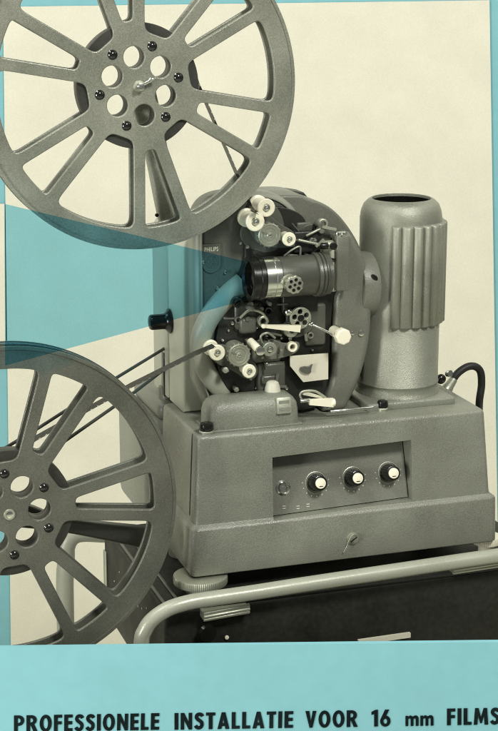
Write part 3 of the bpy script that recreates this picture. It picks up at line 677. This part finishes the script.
# ================================================================ CAPTION BOARD
CBD = 1.545
hgt = [ath(-60, 648.3, CBD), ath(560, 641.3, CBD)]
bt = [Vector((p.x, p.y, FLOOR)) for p in hgt]
sg = root('caption_board', ((hgt[0]+hgt[1])/2*1)[:2]+(FLOOR,), 'teal caption board with black lettering about 16 mm films standing in front of the case', 'sign')
b = B(); F = [hgt[0], hgt[1], bt[1], bt[0]]; b.loft([F, [p+HD*.006 for p in F]]); b.done('board', TEAL, sg, False)
F2 = [p+HD*.0065-Vector((0, 0, .004*(k < 2))) for k, p in enumerate(F)]; b = B(); b.loft([F2, [p+HD*.006 for p in F2]]); b.done('bounce_stop_backing', RUB, sg, False)  # unseen black back, added to keep teal bounce off the case
Wd = [('PROFESSIONELE', 14, 159, 731.8), ('INSTALLATIE', 174.5, 293, 729.4), ('VOOR', 305.5, 357.5, 727.4), ('16', 371.5, 390.5, 726.2), ('mm', 405.5, 433.5, 725.7), ('FILMS', 447, 499.5, 724.9)]
def arc(cx, cy, rx, ry, a, b_, n=14): return [(cx+rx*math.cos(R(a+(b_-a)*k/n)), cy+ry*math.sin(R(a+(b_-a)*k/n))) for k in range(n+1)]
def stroke(C, w):
    C = [Vector(c) for c in C]; C = [Vector((q.x, q.y)) for q in spline([Vector((c.x, c.y, 0)) for c in C], 6)]; l = []; r = []
    for k, c in enumerate(C):
        d = (C[min(k+1, len(C)-1)]-C[max(k-1, 0)]).normalized(); n = Vector((-d.y, d.x))*w/2; l.append(tuple(c+n)); r.append(tuple(c-n))
    return l+r[::-1]
GL = {
 'P': (.58, [[(0, 0), (0, 1), (.26, 1)]+arc(.27, .69, .31, .31, 90, -90)+[(.21, .38), (.21, 0)], [(.21, .84)]+arc(.25, .69, .13, .15, 90, -90)+[(.21, .54)]]),
 'R': (.62, [[(0, 0), (0, 1), (.26, 1)]+arc(.28, .71, .30, .29, 90, -60)+[(.63, 0), (.40, 0), (.25, .40), (.21, .40), (.21, 0)], [(.21, .84)]+arc(.25, .70, .13, .14, 90, -90)+[(.21, .56)]]),
 'O': (.68, [arc(.34, .5, .34, .515, 0, 360, 40)[:-1], arc(.34, .5, .135, .335, 0, 360, 32)[:-1]]),
 'F': (.46, [[(0, 0), (0, 1), (.46, 1), (.46, .83), (.21, .83), (.21, .60), (.44, .60), (.44, .43), (.21, .43), (.21, 0)]]),
 'E': (.47, [[(0, 0), (0, 1), (.47, 1), (.47, .83), (.21, .83), (.21, .60), (.45, .60), (.45, .42), (.21, .42), (.21, .17), (.47, .17), (.47, 0)]]),
 'L': (.44, [[(0, 0), (0, 1), (.21, 1), (.21, .17), (.44, .17), (.44, 0)]]),
 'I': (.21, [[(0, 0), (0, 1), (.21, 1), (.21, 0)]]),
 'T': (.50, [[(.145, 0), (.145, .83), (0, .83), (0, 1), (.50, 1), (.50, .83), (.355, .83), (.355, 0)]]),
 'N': (.62, [[(0, 0), (0, 1), (.19, 1), (.43, .44), (.43, 1), (.62, 1), (.62, 0), (.44, 0), (.19, .58), (.19, 0)]]),
 'V': (.62, [[(0, 1), (.22, 1), (.315, .38), (.41, 1), (.62, 1), (.40, 0), (.23, 0)]]),
 'A': (.64, [[(0, 0), (.22, 1), (.42, 1), (.64, 0), (.43, 0), (.395, .18), (.245, .18), (.21, 0)], [(.275, .35), (.365, .35), (.32, .66)]]),
 'M': (.80, [[(0, 0), (.07, 1), (.26, 1), (.40, .46), (.54, 1), (.73, 1), (.80, 0), (.60, 0), (.565, .56), (.45, .10), (.35, .10), (.235, .56), (.20, 0)]]),
 'S': (.50, [stroke([(.43, .79), (.37, .885), (.26, .915), (.15, .87), (.105, .75), (.16, .63), (.27, .53), (.375, .43), (.405, .28), (.35, .14), (.24, .085), (.13, .12), (.055, .22)], .19)]),
 '1': (.36, [[(.15, 0), (.15, .76), (0, .72), (0, .88), (.22, 1), (.36, 1), (.36, 0)]]),
 '6': (.58, [[(.27, 1), (.50, 1), (.34, .64)]+arc(.29, .31, .29, .325, 78, -200, 36), arc(.29, .30, .105, .165, 0, 360, 24)[:-1]]),
 'm': (1.45, [[(0, 0), (0, .97), (.27, .97), (.27, .86)]+arc(.48, .72, .22, .28, 130, 40, 8)+arc(.98, .68, .30, .32, 130, 0, 12)+[(1.28, 0), (1.0, 0), (1.0, .60)]+arc(.89, .62, .11, .13, 0, 180, 8)[1:]+[(.78, 0), (.50, 0), (.50, .60)]+arc(.385, .62, .115, .13, 0, 180, 8)[1:]+[(.27, 0)]]),
}
def word(txt, p0, ux, uz, width, height, name, m, parent):
    x = 0; spl = []
    for ch in txt:
        wdt, cs_ = GL[ch]
        for c_ in cs_: spl.append([(x+q[0], q[1]) for q in c_])
        x += wdt+(.125 if ch != 'm' else .0)
    x -= .125 if txt[-1] != 'm' else .17
    k = width/(x*height); me = flat([[(a*height*k, c_*height) for a, c_ in P] for P in spl], 0, .0008)
    n = Vector(ux).cross(Vector(uz)).normalized()
    me.transform(Matrix(((ux.x, -n.x, uz.x, p0.x), (ux.y, -n.y, uz.y, p0.y), (ux.z, -n.z, uz.z, p0.z), (0, 0, 0, 1))))
    return link(name, me, m, parent, False)
for txt, xa, xb, yb_ in Wd:
    p = ath(xa, yb_, CBD-.0004); q3 = ath(xb, yb_-(xb-xa)*.0163, CBD-.0004); hh = 16.4 if txt != 'mm' else 10.2
    top = ath(xa, yb_-hh, CBD-.0004); ux = (q3-p).normalized(); uz = (top-p); h = uz.length
    word(txt, p, ux, uz.normalized(), (q3-p).length, h, 'lettering', INK, sg)
